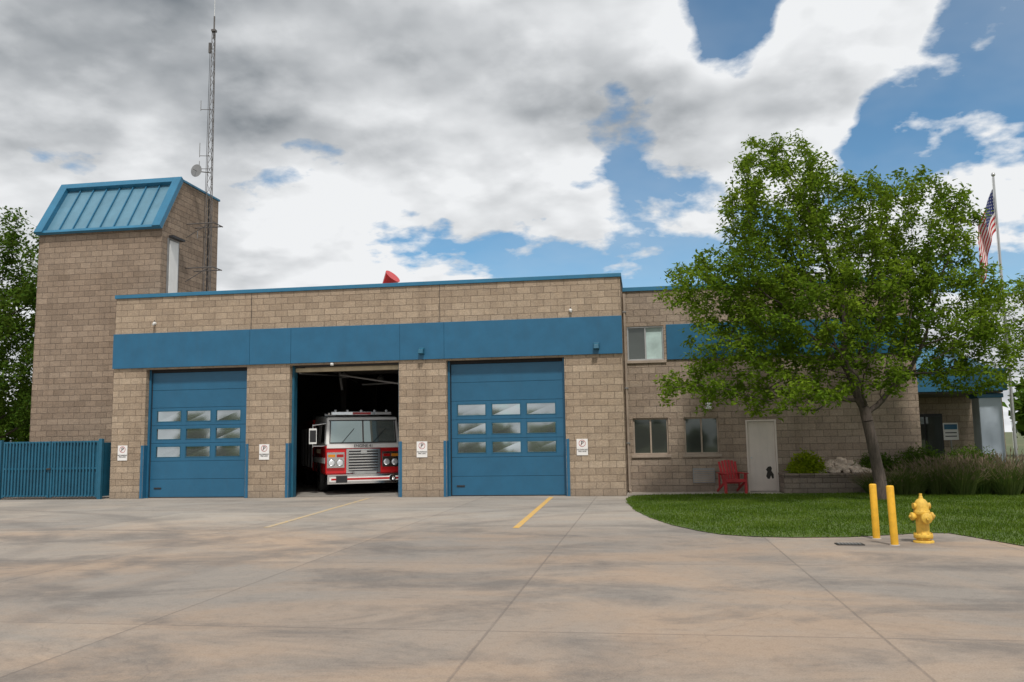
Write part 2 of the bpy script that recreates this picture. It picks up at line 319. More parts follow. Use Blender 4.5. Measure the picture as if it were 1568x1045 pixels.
def garage(i,a,b):
    e=MB(); y=.24
    e.box(a,a+.07,y-.06,.44,0,DH,'blue2'); e.box(b-.07,b,y-.06,.44,0,DH,'blue2'); e.box(a+.07,b-.07,y-.04,.44,DH-.10,DH,'dark')  # dark strip along the top paints in the shadow under the header
    e.box(a+.07,a+.10,y+.0,.44,0,DH-.1,'dark'); 
    x0,x1=a+.10,b-.07; hs=(DH-.1-.03)/7; g=MB(); wd=x1-x0
    cols=[(x0+wd*(.05+i2*.31),x0+wd*(.05+i2*.31)+wd*.262) for i2 in range(3)]
    for k in range(7):
        z0=.03+k*hs; z1=z0+hs-.008
        if k in (2,3,4):
            hol=[(c0,c1,z0+.11,z1-.09) for c0,c1 in cols]
            wall_holes(e,x0,x1,z0,z1,y,y+.05,hol,'blue2')
            for c0,c1,q0,q1 in hol:
                t=[.0135,.0030,-.0065][k-2]+random.uniform(-.0012,.0012); d=t*(q1-q0)
                g.quad((c0,y+.03,q0),(c1,y+.03+random.uniform(-.002,.002),q0),(c1,y+.03+d,q1),(c0,y+.03+d,q1),'glass')
                f=.022
                e.box(c0,c0+f,y-.008,y+.02,q0,q1,'gate');e.box(c1-f,c1,y-.008,y+.02,q0,q1,'gate');e.box(c0+f,c1-f,y-.008,y+.02,q0,q0+f,'gate');e.box(c0+f,c1-f,y-.008,y+.02,q1-f,q1,'gate')
        else: e.box(x0,x1,y,y+.05,z0,z1,'blue2')
        e.box(x0,x1,y+.02,y+.045,z1,z1+.008,'dark')
    e.box(x0,x1,y+.0,y+.05,.0,.028,'blk')
    e.box(x0+.15,x0+.4,y-.02,y,.28,.33,'blk'); e.box(x1-.02,x1+.03,y-.012,y,.03,4.0,'blue2')
    e.obj('overhead_door_%d'%i,st,.004,1); g.obj('overhead_door_glass_%d'%i,st)
garage(1,*doors[0]); garage(3,*doors[2])
mb=MB(); a,b=doors[1]
mb.box(a,a+.07,.2,.44,0,DH,'gate'); mb.box(b-.07,b,.2,.44,0,DH,'gate'); mb.box(a+.07,b-.07,.3,.44,DH-.2,DH-.08,'beige'); mb.box(a+.07,b-.07,.2,.28,DH-.06,DH,'blk')
mb.box(a+.15,b-.15,.9,4.6,4.13,4.2,'int'); mb.box(a+.15,b-.15,.86,.9,4.02,4.16,'beige'); mb.tube((a+.12,.5,3.9),(a+.12,4.5,4.1),.03,'galv'); mb.tube((b-.12,.5,3.9),(b-.12,4.5,4.1),.03,'galv')
mb.lathe([(.0,-.06),(.05,-.05),(.06,0),(.05,.03)],(7.45,-.02,4.12),'white',n=12)
mb.obj('open_door_frame',st)
mb=MB()
for a,b in doors:
    for xx in (a-.10,b+.015): mb.box(xx,xx+.085,-.016,-.001,.0,1.68,'blue')
    mb.box(a-.001,a+.015,-.016,.17,0,1.68,'blue'); mb.box(b-.015,b+.001,-.016,.17,0,1.68,'blue')
mb.obj('corner_guards',st,.003,1)
# wing
X0,X1,WY,WH=W,25.1,1.5,6.4
holes=[(16.58,17.72,4.08,5.16),(16.68,17.76,1.15,2.28),(18.24,19.28,1.15,2.28),(20.08,20.98,-.01,2.16)]
mb=MB(); wall_holes(mb,X0+.002,X1,0,WH-.12,WY,WY+.3,holes,'block_w'); mb.box(X1-.3,X1,WY+.3,12,0,WH-.12,'block_w'); mb.box(X0+.01,X1-.3,11.7,12,0,WH-.12,'block_w'); mb.obj('wing_walls',st)
mb=MB(); mb.box(X0+.04,X1+.04,WY-.05,WY+.35,WH-.12,WH,'cap'); mb.box(X1-.3,X1+.04,WY+.35,12,WH-.12,WH,'cap'); mb.box(X0+.05,X1-.3,WY+.35,11.7,5.9,6.0,'roof')
mb.box(X0+.05,X1-.3,WY+.32,WY+.34,0,5.8,'dark'); mb.obj('wing_roof',st)
mb=MB(); mb.box(17.80,21.2,WY-.05,WY-.002,4.08,5.18,'blue'); mb.box(21.212,X1+.02,WY-.05,WY-.002,4.08,5.18,'blue'); mb.obj('wing_band',st,.005)
mb=MB(); gl=MB()
for k,(a,b,z0,z1) in enumerate(holes[:3]):
    f=.05; y=WY+.07
    fr='brz' if k else 'alu'
    mb.box(a,a+f,y,y+.08,z0,z1,fr);mb.box(b-f,b,y,y+.08,z0,z1,fr);mb.box(a+f,b-f,y,y+.08,z0,z0+f,fr);mb.box(a+f,b-f,y,y+.08,z1-f,z1,fr)
    c=(a+b)/2; mb.box(c-.025,c+.025,y,y+.08,z0+f,z1-f,fr)
    mb.box(a-.06,b+.06,WY-.05,WY+.08,z0-.09,z0-.003,'brz' )
    gl.quad((a+f,y+.04,z0+f),(c-.025,y+.04,z0+f),(c-.025,y+.045,z1-f),(a+f,y+.045,z1-f),'gdark')
    gl.quad((c+.025,y+.04,z0+f),(b-f,y+.04,z0+f),(b-f,y+.045,z1-f),(c+.025,y+.045,z1-f),'gdark' if k else 'blind')
mb.obj('window_frames',st,.005,1); gl.obj('window_panes',st)
mb=MB(); mb.tube((16.52,1.43,.05),(16.52,1.43,6.2),.04,'brz'); mb.tube((16.52,1.43,.08),(16.56,1.2,.03),.04,'brz')
for z in (1.5,3.2,5.6): mb.box(16.47,16.58,1.38,1.5,z,z+.04,'galv')
mb.obj('downspout',st)
mb=MB(); a,b=20.08,20.98
mb.box(a,a+.05,WY-.01,WY+.15,0,2.16,'offw'); mb.box(b-.05,b,WY-.01,WY+.15,0,2.16,'offw'); mb.box(a+.05,b-.05,WY-.01,WY+.15,2.11,2.16,'offw')
mb.box(a+.055,b-.055,WY+.03,WY+.08,.02,2.105,'offw'); mb.lathe([(.028,0),(.03,.03),(.02,.06)],(a+.13,WY-.03,1.02),'alu','Y',12)
mb.obj('entry_door',st,.004,1)
mb=MB(); y=WY+.026
P=[(20.62,.46),(20.66,.60),(20.62,.66),(20.68,.74),(20.76,.76),(20.80,.70),(20.78,.62),(20.84,.52),(20.84,.40),(20.80,.38),(20.76,.48),(20.72,.38),(20.66,.38)]
mb.add([(x,y,z) for x,z in P],[tuple(range(len(P)))],'iron'); mb.obj('door_decal',st)
mb=MB(); mb.box(18.45,19.1,WY-.05,WY-.002,.28,.72,'galv')
for i in range(6): mb.box(18.48,19.07,WY-.065,WY-.052,.31+i*.065,.345+i*.065,'brz')
mb.obj('wall_vent',st)
def fixture(x,y,z,k,name='wall_light'):
    m=MB(); m.box(x-.09,x+.09,y-.04,y,z-.1,z+.1,k); m.hexa([(x-.08,y-.2,z-.1),(x+.08,y-.2,z-.1),(x+.08,y-.04,z-.12),(x-.08,y-.04,z-.12),(x-.07,y-.17,z+.03),(x+.07,y-.17,z+.03),(x+.08,y-.04,z+.08),(x-.08,y-.04,z+.08)],k); m.obj(name,None,.01)
fixture(10.35,-.07,4.44,'gate'); fixture(15.7,-.07,4.42,'gate'); fixture(19.0,1.5,2.62,'white')
for x,z in ((1.4,5.62),(14.95,5.52)):
    m=MB(); m.lathe([(.03,-.08),(.05,-.05),(.05,.0)],(x,0,z),'white','Y',12); m.tube((x,-.06,z),(x+.03,-.16,z-.05),.035,'white'); m.tube((x,-.04,z),(x,-.04,z+.1),.012,'blk'); m.obj('security_light')
def sign(x,z):
    e=empty('no_parking_sign'); m=MB(); m.box(x-.165,x+.165,-.02,-.004,z-.24,z+.24,'signw')
    R=[];n=24
    for r in (.088,.102):
        for i in range(n): t=2*math.pi*i/n; R.append((x+r*math.cos(t),-.023,z+.11+r*math.sin(t)))
    m.add(R,[(i,(i+1)%n,n+(i+1)%n,n+i) for i in range(n)],'signr')
    m.tube((x-.07,-.022,z+.04),(x+.07,-.022,z+.18),.005,'signr',n=6)
    m.obj('plate',e)
    text('P',(x,-.024,z+.11),.17,'blk',e); text('NO PARKING\nFIRE LANE',(x,-.024,z-.10),.052,'blk',e)
for x,z in ((.42,1.45),(5.25,1.42),(10.33,1.43),(15.2,1.43)): sign(x,z)
# lobby canopy
mb=MB(); mb.box(25.102,28.6,4.6,4.9,0,3.0,'block_w'); mb.box(28.3,28.6,4.9,10,0,3.4,'block_w')
mb.box(25.6,26.7,4.52,4.6,.05,2.3,'blk'); mb.box(25.66,26.12,4.5,4.52,.2,2.2,'gdark'); mb.box(26.18,26.64,4.5,4.52,.2,2.2,'gdark')
mb.box(25.11,27.6,1.9,4.6,2.85,2.95,'int'); mb.obj('lobby_walls',st)
mb=MB(); mb.box(25.105,27.7,1.8,1.9,2.90,3.48,'blue'); mb.box(27.6,27.7,1.9,10,2.90,3.48,'blue'); mb.box(25.105,27.8,1.74,1.94,3.48,3.56,'cap')
mb.hexa([(25.11,1.9,3.5),(27.6,1.9,3.5),(27.6,9,3.5),(25.11,9,3.5),(25.11,4.5,4.5),(26.8,4.5,4.5),(26.8,8,4.5),(25.11,8,4.5)],'cap'); mb.obj('lobby_canopy',st,.01)
mb=MB(); mb.box(26.98,27.62,2.1,2.7,0,2.84,'colw'); mb.box(26.93,27.67,2.05,2.75,2.70,2.83,'blue'); mb.obj('canopy_column',st,.02)
e=empty('notice_sign'); mb=MB(); mb.tube((26.55,3.4,0),(26.55,3.4,2.0),.025,'galv'); mb.box(26.33,26.77,3.36,3.375,1.45,1.98,'signw'); mb.box(26.36,26.74,3.35,3.358,1.78,1.94,'blue'); mb.box(26.38,26.72,3.35,3.358,1.55,1.58,'blk'); mb.box(26.38,26.72,3.35,3.358,1.66,1.69,'blk'); mb.obj('panel',e)
# roof siren
e=empty('roof_siren'); mb=MB(); mb.tube((8.35,3,6.2),(8.35,3,7.0),.05,'galv'); mb.box(8.22,8.48,2.87,3.13,6.95,7.12,'red'); mb.tube((8.15,3,7.0),(8.55,2.85,7.40),.08,'red',.30,20); mb.tube((8.0,3,6.95),(8.3,3,7.1),.08,'red'); mb.obj('siren_horn',e)
mb=MB(); mb.tube((6.2,2.5,6.2),(6.2,2.5,6.95),.02,'white'); mb.tube((6.35,2.5,6.2),(6.35,2.5,6.85),.02,'galv'); mb.obj('roof_vent_pipe')
# ------------------------------------------------------------------ hose tower
tw=empty('hose_tower'); tx0,tx1,ty0,ty1,tyr=-4.12,.62,1.5,5.4,2.75; hb,ht=9.25,11.25
mb=MB()
mb.add([(tx0,ty0,0),(tx1,ty0,0),(tx1,ty1,0),(tx0,ty1,0),(tx0,ty0,hb),(tx1,ty0,hb),(tx0,tyr,ht),(tx1,tyr,ht),(tx0,ty1,ht),(tx1,ty1,ht)],
 [(0,1,5,4),(1,2,9,7,5),(3,0,4,6,8),(2,3,8,9)],'block_t'); mb.obj('tower_walls',tw)
sl=Vector((0,tyr-ty0,ht-hb)); L=sl.length; sd=sl.normalized(); nn=Vector((0,-sd.z,sd.y))
def rp(x,s,o): p=Vector((x,ty0,hb))+sd*s+nn*o; return tuple(p)
def slab(m,xa,xb,s0,s1,o0,o1,k):
    m.hexa([rp(xa,s0,o0),rp(xb,s0,o0),rp(xb,s1,o0),rp(xa,s1,o0),rp(xa,s0,o1),rp(xb,s0,o1),rp(xb,s1,o1),rp(xa,s1,o1)],k)
mb=MB(); slab(mb,tx0-.03,tx1+.03,-.08,L,.0,.04,'roofblue')
for xa,xb in ((tx0-.05,tx0+.26),(tx1-.26,tx1+.05)): slab(mb,xa,xb,-.12,L+.04,.042,.22,'cap')
slab(mb,tx0+.26,tx1-.26,-.12,.0,.042,.16,'cap'); slab(mb,tx0+.26,tx1-.26,L-.2,L+.04,.042,.22,'cap')
k=8
for i in range(1,k): 
    x=tx0+.26+(tx1-tx0-.52)*i/k; slab(mb,x-.016,x+.016,.0,L-.2,.042,.11,'cap')
mb.box(tx0-.05,tx1+.05,tyr-.05,ty1+.05,ht+.002,ht+.08,'cap')
mb.obj('tower_roof',tw,.006,1)
mb=MB(); mb.box(tx1+.002,tx1+.05,1.85,2.55,6.0,8.95,'galv'); mb.box(tx1+.05,tx1+.07,1.93,2.47,6.1,8.87,'white'); mb.box(tx1+.07,tx1+.25,1.80,2.6,8.95,9.02,'blk')
mb.box(tx1+.002,tx1+.03,4.6,4.65,6.2,11.2,'dark'); mb.obj('tower_side_window',tw)
# ------------------------------------------------------------------ mast
ms=empty('radio_antenna_mast'); mb=MB(); cx,cy=1.34,3.4; z0,z1=6.1,17.3
def leg(i,z):
    r=.155-.085*(z-6.1)/(z1-6.1); t=math.radians(90+120*i+12); return Vector((cx+r*math.cos(t),cy+r*math.sin(t),z))
nz=30
for i in range(3):
    mb.tube(leg(i,z0),leg(i,z1),.017,'mastm',.012,6)
    for j in range(nz):
        za=z0+(z1-z0)*j/nz; zb=z0+(z1-z0)*(j+1)/nz
        a,b=(i,(i+1)%3) if j%2 else ((i+1)%3,i)
        mb.tube(leg(a,za),leg(b,zb),.0075,'mastm',n=4,cap=False)
mb.tube((cx,cy,z1-.3),(cx,cy,z1+.6),.03,'mastm'); mb.tube((cx,cy,z1+.6),(cx+.03,cy,z1+4.5),.010,'white',.005)
mb.box(cx-.08,cx+.08,cy-.08,cy+.08,z1-.02,z1+.06,'mastm')
for z in (8.1,9.75):
    mb.tube((tx1,cy-.3,z),(cx+.35,cy-.3,z),.022,'mastm'); mb.tube((tx1,cy+.3,z),(cx+.35,cy+.3,z),.022,'mastm'); mb.tube((cx+.35,cy-.35,z),(cx+.35,cy+.35,z),.022,'mastm')
    mb.tube((tx1,cy-.3,z-.5),(cx+.2,cy-.3,z),.016,'mastm')
for z,s,hh_ in ((14.2,-1,.35),(12.4,-1,.5),(11.9,-1,.3),(9.3,-1,.25)):
    mb.tube((cx,cy,z),(cx+s*.4,cy-.1,z),.012,'mastm'); mb.tube((cx+s*.4,cy-.1,z-.05),(cx+s*.4,cy-.1,z+hh_),.014,'galv')
mb.tube((cx,cy,16.6),(cx-.2,cy,16.6),.015,'mastm'); mb.box(cx-.14,cx-.06,cy-.13,cy-.05,16.4,16.8,'mastm'); mb.tube((cx-.17,cy-.1,6.2),(cx-.09,cy-.1,16.5),.009,'blk')
mb.obj('lattice',ms)
mb=MB(); c=Vector((cx-.36,cy-.25,11.75)); ax=Vector((-.15,-.95,0)).normalized(); 
mb.tube(c,c+ax*.10,.08,'galv',.24,20); mb.tube(c,(cx,cy,11.75),.02,'mastm'); mb.tube(c+ax*.05,c+ax*.28,.015,'galv'); mb.obj('dish',ms)
# ------------------------------------------------------------------ gate
e=empty('enclosure_gate'); mb=MB(); gy0=-.15
for a,b in ((-3.72,-2.03),(-1.99,-.32)):
    for x in (a,b-.06): mb.box(x,x+.06,gy0-.03,gy0+.03,.06,1.86,'gate')
    for z in (.08,.95,1.80): mb.box(a+.06,b-.06,gy0-.028,gy0+.028,z,z+.06,'gate')
    n=13
    for i in range(n):
        x=a+.09+(b-a-.18)*(i+.5)/n; mb.box(x-.026,x+.026,gy0-.06,gy0-.029,.1,1.84,'gate')
    mb.box(a+.06,b-.06,gy0+.03,gy0+.045,.1,1.84,'gate')
for x in (-3.84,-.24): mb.box(x-.06,x+.06,gy0-.06,gy0+.06,0,1.92,'gate')
mb.box(-.27,-.21,gy0+.06,1.5,.08,1.8,'gate'); mb.box(-2.1,-1.95,gy0-.09,gy0-.06,.95,1.0,'iron'); mb.obj('gate_leaves',e,.004,1)
mb=MB(); mb.box(-9,-3.92,gy0-.1,gy0+.15,0,1.65,'block'); mb.box(-9,-3.92,gy0-.13,gy0+.18,1.65,1.73,'walk'); mb.obj('enclosure_wall')
# ------------------------------------------------------------------ planter, walk
e=empty('planter_wall'); mb=MB(); mb.box(20.98,24.2,.55,.85,0,.5,'stone'); mb.box(20.96,24.22,.52,.88,.502,.57,'stone'); mb.box(20.98,21.28,.85,1.48,0,.5,'stone'); mb.box(20.96,21.3,.88,1.48,.502,.57,'stone')
mb.box(24.2,24.5,.3,.85,0,.4,'stone'); mb.obj('blocks',e,.02)
mb=MB(); mb.quad((21.3,.85,.46),(25.5,.85,.46),(25.5,1.5,.5),(21.3,1.5,.5),'rock'); mb.obj('planter_soil',e)
mb=MB()
for i in range(190):
    x=random.uniform(22.0,23.5);y=random.uniform(.85,1.42);r=random.uniform(.05,.11); zc=.54+max(0,.38-abs(x-22.75)*.3)*((y-.75)/.6)
    vs=[]
    for a in range(3):
        for t in range(6): 
            rr=r*(.75 if a!=1 else 1)*random.uniform(.75,1.2); an_=t*math.pi/3+a*.3; vs.append((x+rr*math.cos(an_),y+rr*math.sin(an_),zc+(a-1)*r*.6))
    mb.add(vs,[(a*6+t,a*6+(t+1)%6,(a+1)*6+(t+1)%6,(a+1)*6+t) for a in range(2) for t in range(6)]+[(5,4,3,2,1,0),(12,13,14,15,16,17)],'rock')
mb.obj('rock_pile')
mb=MB(); mb.quad((W+.01,.35,.008),(20.95,.35,.008),(20.95,1.5,.008),(W+.01,1.5,.008),'walk'); mb.obj('sidewalk')
# ------------------------------------------------------------------ leaf helpers
def leaves(C,L,Wd,up=.5,droop=0.,spread=1.):
    n=len(C); d=rng.normal(0,1,(n,3)); d[:,2]=d[:,2]*.55-droop; d/=np.linalg.norm(d,axis=1)[:,None]
    r=rng.normal(0,1,(n,3)); s=np.cross(d,r); s/=np.linalg.norm(s,axis=1)[:,None]+1e-9
    Ls=L*rng.uniform(.7,1.3,n)[:,None]; Ws=Wd*rng.uniform(.7,1.3,n)[:,None]
    nrm=np.cross(d,s)
    return np.stack([C,C+d*Ls*.45+s*Ws*.5+nrm*Ls*.08,C+d*Ls,C+d*Ls*.5-s*Ws*.5+nrm*Ls*.08],1).reshape(-1,3)
def ell_points(ells,n,seed,gap=.0):
    r=np.random.default_rng(seed); vol=np.array([a[1][0]*a[1][1]*a[1][2] for a in ells]); out=[]
    for (c,rad),v in zip(ells,vol/vol.sum()):
        k=max(8,int(n*v)); p=r.normal(0,1,(k,3)); p/=np.linalg.norm(p,axis=1)[:,None]; p*=(r.uniform(.12,1,(k,1))**(1/2.6)); out.append(np.array(c)+p*np.array(rad))
    A=np.concatenate(out)
    if gap:
        g=np.sin(A[:,0]*2.3+1.)*np.sin(A[:,1]*2.1+.5)*np.sin(A[:,2]*2.5+seed)+.45*np.sin(A[:,0]*4.7+A[:,2]*3.9)*np.sin(A[:,1]*4.1+A[:,2]*2.)
        A=A[g<gap]
    return A
def grow(start,A,step,kill,iters,seed):
    r=np.random.default_rng(seed); Nn=[np.array(p) for p in start]; par=[-1]+list(range(len(start)-1)); kids=[0]*len(Nn)
    A=A.copy(); Narr=np.array(Nn); dm=np.full(len(A),1e9); im=np.zeros(len(A),int)
    def upd(i0):
        nonlocal dm,im
        for i in range(i0,len(Narr)):
            d=np.linalg.norm(A-Narr[i],axis=1); m=d<dm; dm[m]=d[m]; im[m]=i
    upd(max(0,len(start)-3))
    for it in range(iters):
        if len(A)==0: break
        D=(A-Narr[im])/dm[:,None]; acc=np.zeros_like(Narr); np.add.at(acc,im,D)
        g=[i for i in np.unique(im) if kids[i]<3]
        if not g: break
        new=[]
        for i in g:
            v=acc[i]; ln=np.linalg.norm(v)
            if ln<1e-6: continue
            v=v/ln+r.normal(0,.18,3)
            if par[i]>=0:
                pv=Narr[i]-Narr[par[i]]; pl=np.linalg.norm(pv); v=v+pv/(pl+1e-9)*.45
            v/=np.linalg.norm(v); new.append(Narr[i]+v*step); par.append(int(i)); kids[i]+=1; kids.append(0)
        i0=len(Narr); Narr=np.vstack([Narr,np.array(new)]); upd(i0)
        k=dm>kill; A=A[k]; dm=dm[k]; im=im[k]
    return Narr,par
def tree(name,start,ells,nat,step,kill,r0,lf,leafk,L,Wd,seed,thr=.02,sig=.14,iters=90,tip=.006,expo=2.3,droop=.35,gap=0.):
    e=empty(name); Nn,par=grow(start,ell_points(ells,nat,seed,gap),step,kill,iters,seed)
    n=len(Nn); ar=np.zeros(n); ch=np.zeros(n,int)
    for i in range(n-1,-1,-1):
        if ch[i]==0: ar[i]=tip**expo
        if par[i]>=0: ar[par[i]]+=ar[i]; ch[par[i]]+=1
    R=ar**(1/expo)
    R=np.where(R>tip*2, tip*2+(R-tip*2)*((r0-tip*2)/(R[len(start)-2]-tip*2)), R)
    for i in range(len(start)): R[i]=r0*(1.0+.35*max(0,1-i/1.5)) if i<2 else R[i]
    mb=MB()
    for i in range(n):
        if par[i]>=0: mb.tube(Nn[par[i]],Nn[i],R[par[i]] if i<len(start) else min(R[par[i]],R[i]*1.35),'bark',R[i],10 if R[i]>.05 else 5,cap=False)
    mb.obj('trunk_and_limbs',e)
    tips=[i for i in range(n) if i>=len(start) and R[i]<thr]
    T=Nn[tips]; dens=rng.uniform(.2,1.8,len(T))*lf; T=np.repeat(T,dens.astype(int)+1,0)
    C=T+rng.normal(0,sig,T.shape)*np.array([1,1,.75])-np.array([0,0,.03])
    o=fast('foliage',leaves(C,L,Wd,droop=droop),4,leafk,e)
    return e
R3=np.array([.9884,.152,0]); F3=np.array([-.152,.9884,0]); b0=np.array([22.87,-2.34,0.])
def tp(X,Z,h): return tuple(b0+R3*X+F3*Z+np.array([0,0,h]))
ells=[(tp(-2.1,.2,7.75),(1.65,1.9,2.0)),(tp(1.5,.2,7.0),(1.5,1.8,1.85)),(tp(-4.05,0,5.6),(1.4,1.4,1.0)),(tp(-4.3,-.2,2.95),(1.4,1.1,.65)),
 (tp(-1.4,.2,4.8),(2.3,2.4,1.7)),(tp(2.0,0,4.7),(1.5,2.0,1.8)),(tp(2.6,-.2,3.2),(.9,1.2,.6)),(tp(-2.3,-.4,2.75),(1.5,1.5,.7)),(tp(-.3,.2,7.4),(1.3,1.6,1.4)),(tp(-3.7,0,4.1),(1.2,1.3,.9)),(tp(-.1,-.3,3.3),(1.3,1.5,.8)),(tp(-2.4,.2,6.0),(1.8,1.9,1.3)),(tp(.2,.1,5.6),(1.6,1.9,1.4))]
tree('ash_tree',[tp(0.05,0,0),tp(0.02,0,.5),tp(-.05,0,1.0),tp(-.12,0,1.5),tp(-.2,0,2.0)],ells,5800,.19,.28,.14,27,'leaf',.13,.053,11,thr=.0150,sig=.10,iters=115,tip=.0045,expo=2.15,gap=.40)
lt=(-9.2,5.4)
tree('shade_tree',[(lt[0],lt[1],0),(lt[0],lt[1],.8),(lt[0],lt[1],1.6),(lt[0],lt[1],2.4)],[((lt[0],lt[1],5.2),(3.4,3.2,3.2)),((lt[0]+.3,lt[1],8.7),(2.7,2.6,2.7)),((lt[0]+1.2,lt[1],2.9),(2.6,2.4,1.6))],1100,.34,.6,.22,70,'leafd',.17,.085,5,thr=.03,sig=.22)
rt=(29.5,1.4)
tree('young_tree',[(rt[0],rt[1],0),(rt[0],rt[1],.7),(rt[0],rt[1],1.4),(rt[0],rt[1],2.2)],[((rt[0]-.6,rt[1],5.0),(2.6,2,1.4)),((rt[0],rt[1],3.8),(1.7,1.8,.8))],750,.27,.42,.10,30,'leaf',.13,.05,8,thr=.02,sig=.14,gap=.4)
def blobs(name,pts,lk,per,L,Wd):
    V=[]
    for (x,y,h,r) in pts:
        k=per; p=rng.normal(0,1,(k,3)); p/=np.linalg.norm(p,axis=1)[:,None]; nz_=.7+.3*np.sin(p[:,0]*5+x)*np.cos(p[:,2]*6+y); p*=nz_[:,None]*rng.uniform(.75,1.05,(k,1))
        V.append(np.array([x,y,h*.5])+p*np.array([r,r,h*.52]))
    return fast(name,leaves(np.concatenate(V),L,Wd),4,lk)
pts=[(-60+i*5.2+random.uniform(-1,1),60+random.uniform(-6,6),random.uniform(6,10),random.uniform(3,4.2)) for i in range(11)]+[(40+i*5+random.uniform(-1,1),40+random.uniform(-4,4),random.uniform(5,8),random.uniform(3,4)) for i in range(9)]
blobs('distant_trees',pts,'leafd',2500,.7,.5)
pts=[(-70+i*7+random.uniform(-2.5,2.5),-130+random.uniform(-6,6),random.uniform(3.2,6.6),random.uniform(2.0,5)) for i in range(27)]
blobs('unseen_reflection_trees',pts,'leafd',1200,.9,.7)  # unseen row behind the camera, added to darken the door glass reflections
pts=[(-12.5,4.2,3.4,2.2),(-15,5,4,2.6),(-10.5,3.2,2.6,1.6)]
blobs('hedge',pts,'leafd',6000,.2,.12)
def bush(name,x,y,rx,ry,h,n,k,z=0.,L=.09,Wd=.045):
    p=rng.normal(0,1,(n,3)); p/=np.linalg.norm(p,axis=1)[:,None]; p[:,2]=np.abs(p[:,2]); p*=rng.uniform(.55,1.08,(n,1)); 
    p*= (1+.18*np.sin(p[:,0:1]*7+x)*np.sin(p[:,1:2]*8))
    C=np.array([x,y,z])+p*np.array([rx,ry,h]); V=leaves(C,L,Wd,droop=-.4); e=empty(name); fast('leaves',V,4,k,e)
    m=MB()
    for i in range(12):
        t=random.uniform(0,6.28); m.tube((x,y,z),(x+math.cos(t)*rx*.7,y+math.sin(t)*ry*.7,z+h*.8),.01,'bark',.004,5)
    m.obj('stems',e)
bush('golden_shrub',21.72,.98,.50,.38,.62,3200,'bush',.5)
bush('juniper_shrub',23.75,1.25,.6,.22,.58,4000,'leafd',.5,.07,.03)
bush('juniper_shrub',24.9,1.0,.8,.4,.78,7000,'leafd',.45,.07,.03)
bush('juniper_shrub',26.2,.9,.9,.4,.75,7000,'leafd',.45,.07,.03)
def grassclump(x,y,h,r,n,seeds=.35):
    a=rng.uniform(0,2*np.pi,n); rr=rng.uniform(0,1,n)**.5; bx=x+np.cos(a)*rr*r*.5; by=y+np.sin(a)*rr*r*.5
    hh=h*rng.uniform(.55,1.1,n); ox=np.cos(a)*rr*r*rng.uniform(.5,1.3,n); oy=np.sin(a)*rr*r*rng.uniform(.5,1.3,n)
    wd=rng.uniform(.005,.012,n); wa=rng.uniform(0,np.pi,n); S=np.stack([np.cos(wa)*wd,np.sin(wa)*wd,0*wd],1)
    b=np.stack([bx,by,0*bx],1); m1=b+np.stack([ox*.35,oy*.35,hh*.55],1); t=b+np.stack([ox,oy,hh*rng.uniform(.8,1,n)],1)
    V1=np.stack([b-S,b+S,m1+S*.8,m1-S*.8],1).reshape(-1,3); V2=np.stack([m1-S*.8,m1+S*.8,t+S*.1,t-S*.1],1).reshape(-1,3)
    k=rng.random(n)<seeds; tt=t[k]; d=(t-m1)[k]; d/=np.linalg.norm(d,axis=1)[:,None]; ss=S[k]*1.6
    V3=np.stack([tt-d*.05-ss*.3,tt+ss,tt+d*.12,tt-ss],1).reshape(-1,3)
    return np.concatenate([V1,V2]),V3
G=[];SD=[]
cl=[(23.5,-.1,.6),(23.9,-.3,.8),(24.3,-.5,.75),(24.8,-.3,.9),(25.4,-.6,.8),(26.0,-.4,.95),(26.6,-.7,.8),(27.2,-.5,.9),(27.9,-.8,.8),(28.6,-.6,.95),(24.9,.2,.95),(25.7,.2,1.0),(27.0,.3,1.1),(27.9,.2,1.0),(28.8,.1,1.1),(29.3,-.8,1.0),(28.3,.8,1.15),(26.3,.1,.95),(27.5,-.1,.95)]
for x,y,h in cl:
    a_,b_=grassclump(x+random.uniform(-.1,.1),y+random.uniform(-.15,.15),h*random.uniform(.85,1.1),random.uniform(.4,.6),620,random.choice([.1,.35,.6])); G.append(a_);SD.append(b_)
e=empty('ornamental_grass'); fast('blades',np.concatenate(G),4,'orn',e); fast('seed_heads',np.concatenate(SD),4,'seed',e)
# ------------------------------------------------------------------ chair
e=empty('adirondack_chair',(19.55,.85,0.01),math.radians(12)); mb=MB(); k='redc'
for i in range(6):
    x=-.25+i*.085; top=.90+.06*math.cos((i-2.5)*.55)
    mb.hexa([(x,.12,.28),(x+.072,.12,.28),(x+.072,.145,.28),(x,.145,.28),(x*1.15,.42,top),(x*1.15+.075,.42,top),(x*1.15+.075,.445,top),(x*1.15,.445,top)],k)
for i in range(5): 
    y=-.34+i*.095; z=.40-i*.028; mb.box(-.27,.27,y,y+.082,z-.02,z,k)
for s in (-1,1):
    x=s*.30; mb.box(x-.035,x+.035,-.36,-.27,0,.57,k); mb.box(x-.07,x+.07,-.42,.36,.57,.595,k); mb.hexa([(x-.015,-.36,.33),(x+.015,-.36,.33),(x+.015,.5,0.),(x-.015,.5,0.),(x-.015,-.36,.42),(x+.015,-.36,.42),(x+.015,.58,.05),(x-.015,.58,.05)],k); mb.box(x-.02,x+.02,.26,.33,.12,.57,k)
mb.box(-.3,.3,.30,.33,.52,.57,k); mb.box(-.3,.3,-.38,-.355,.33,.42,k); mb.obj('chair_frame',e,.008)
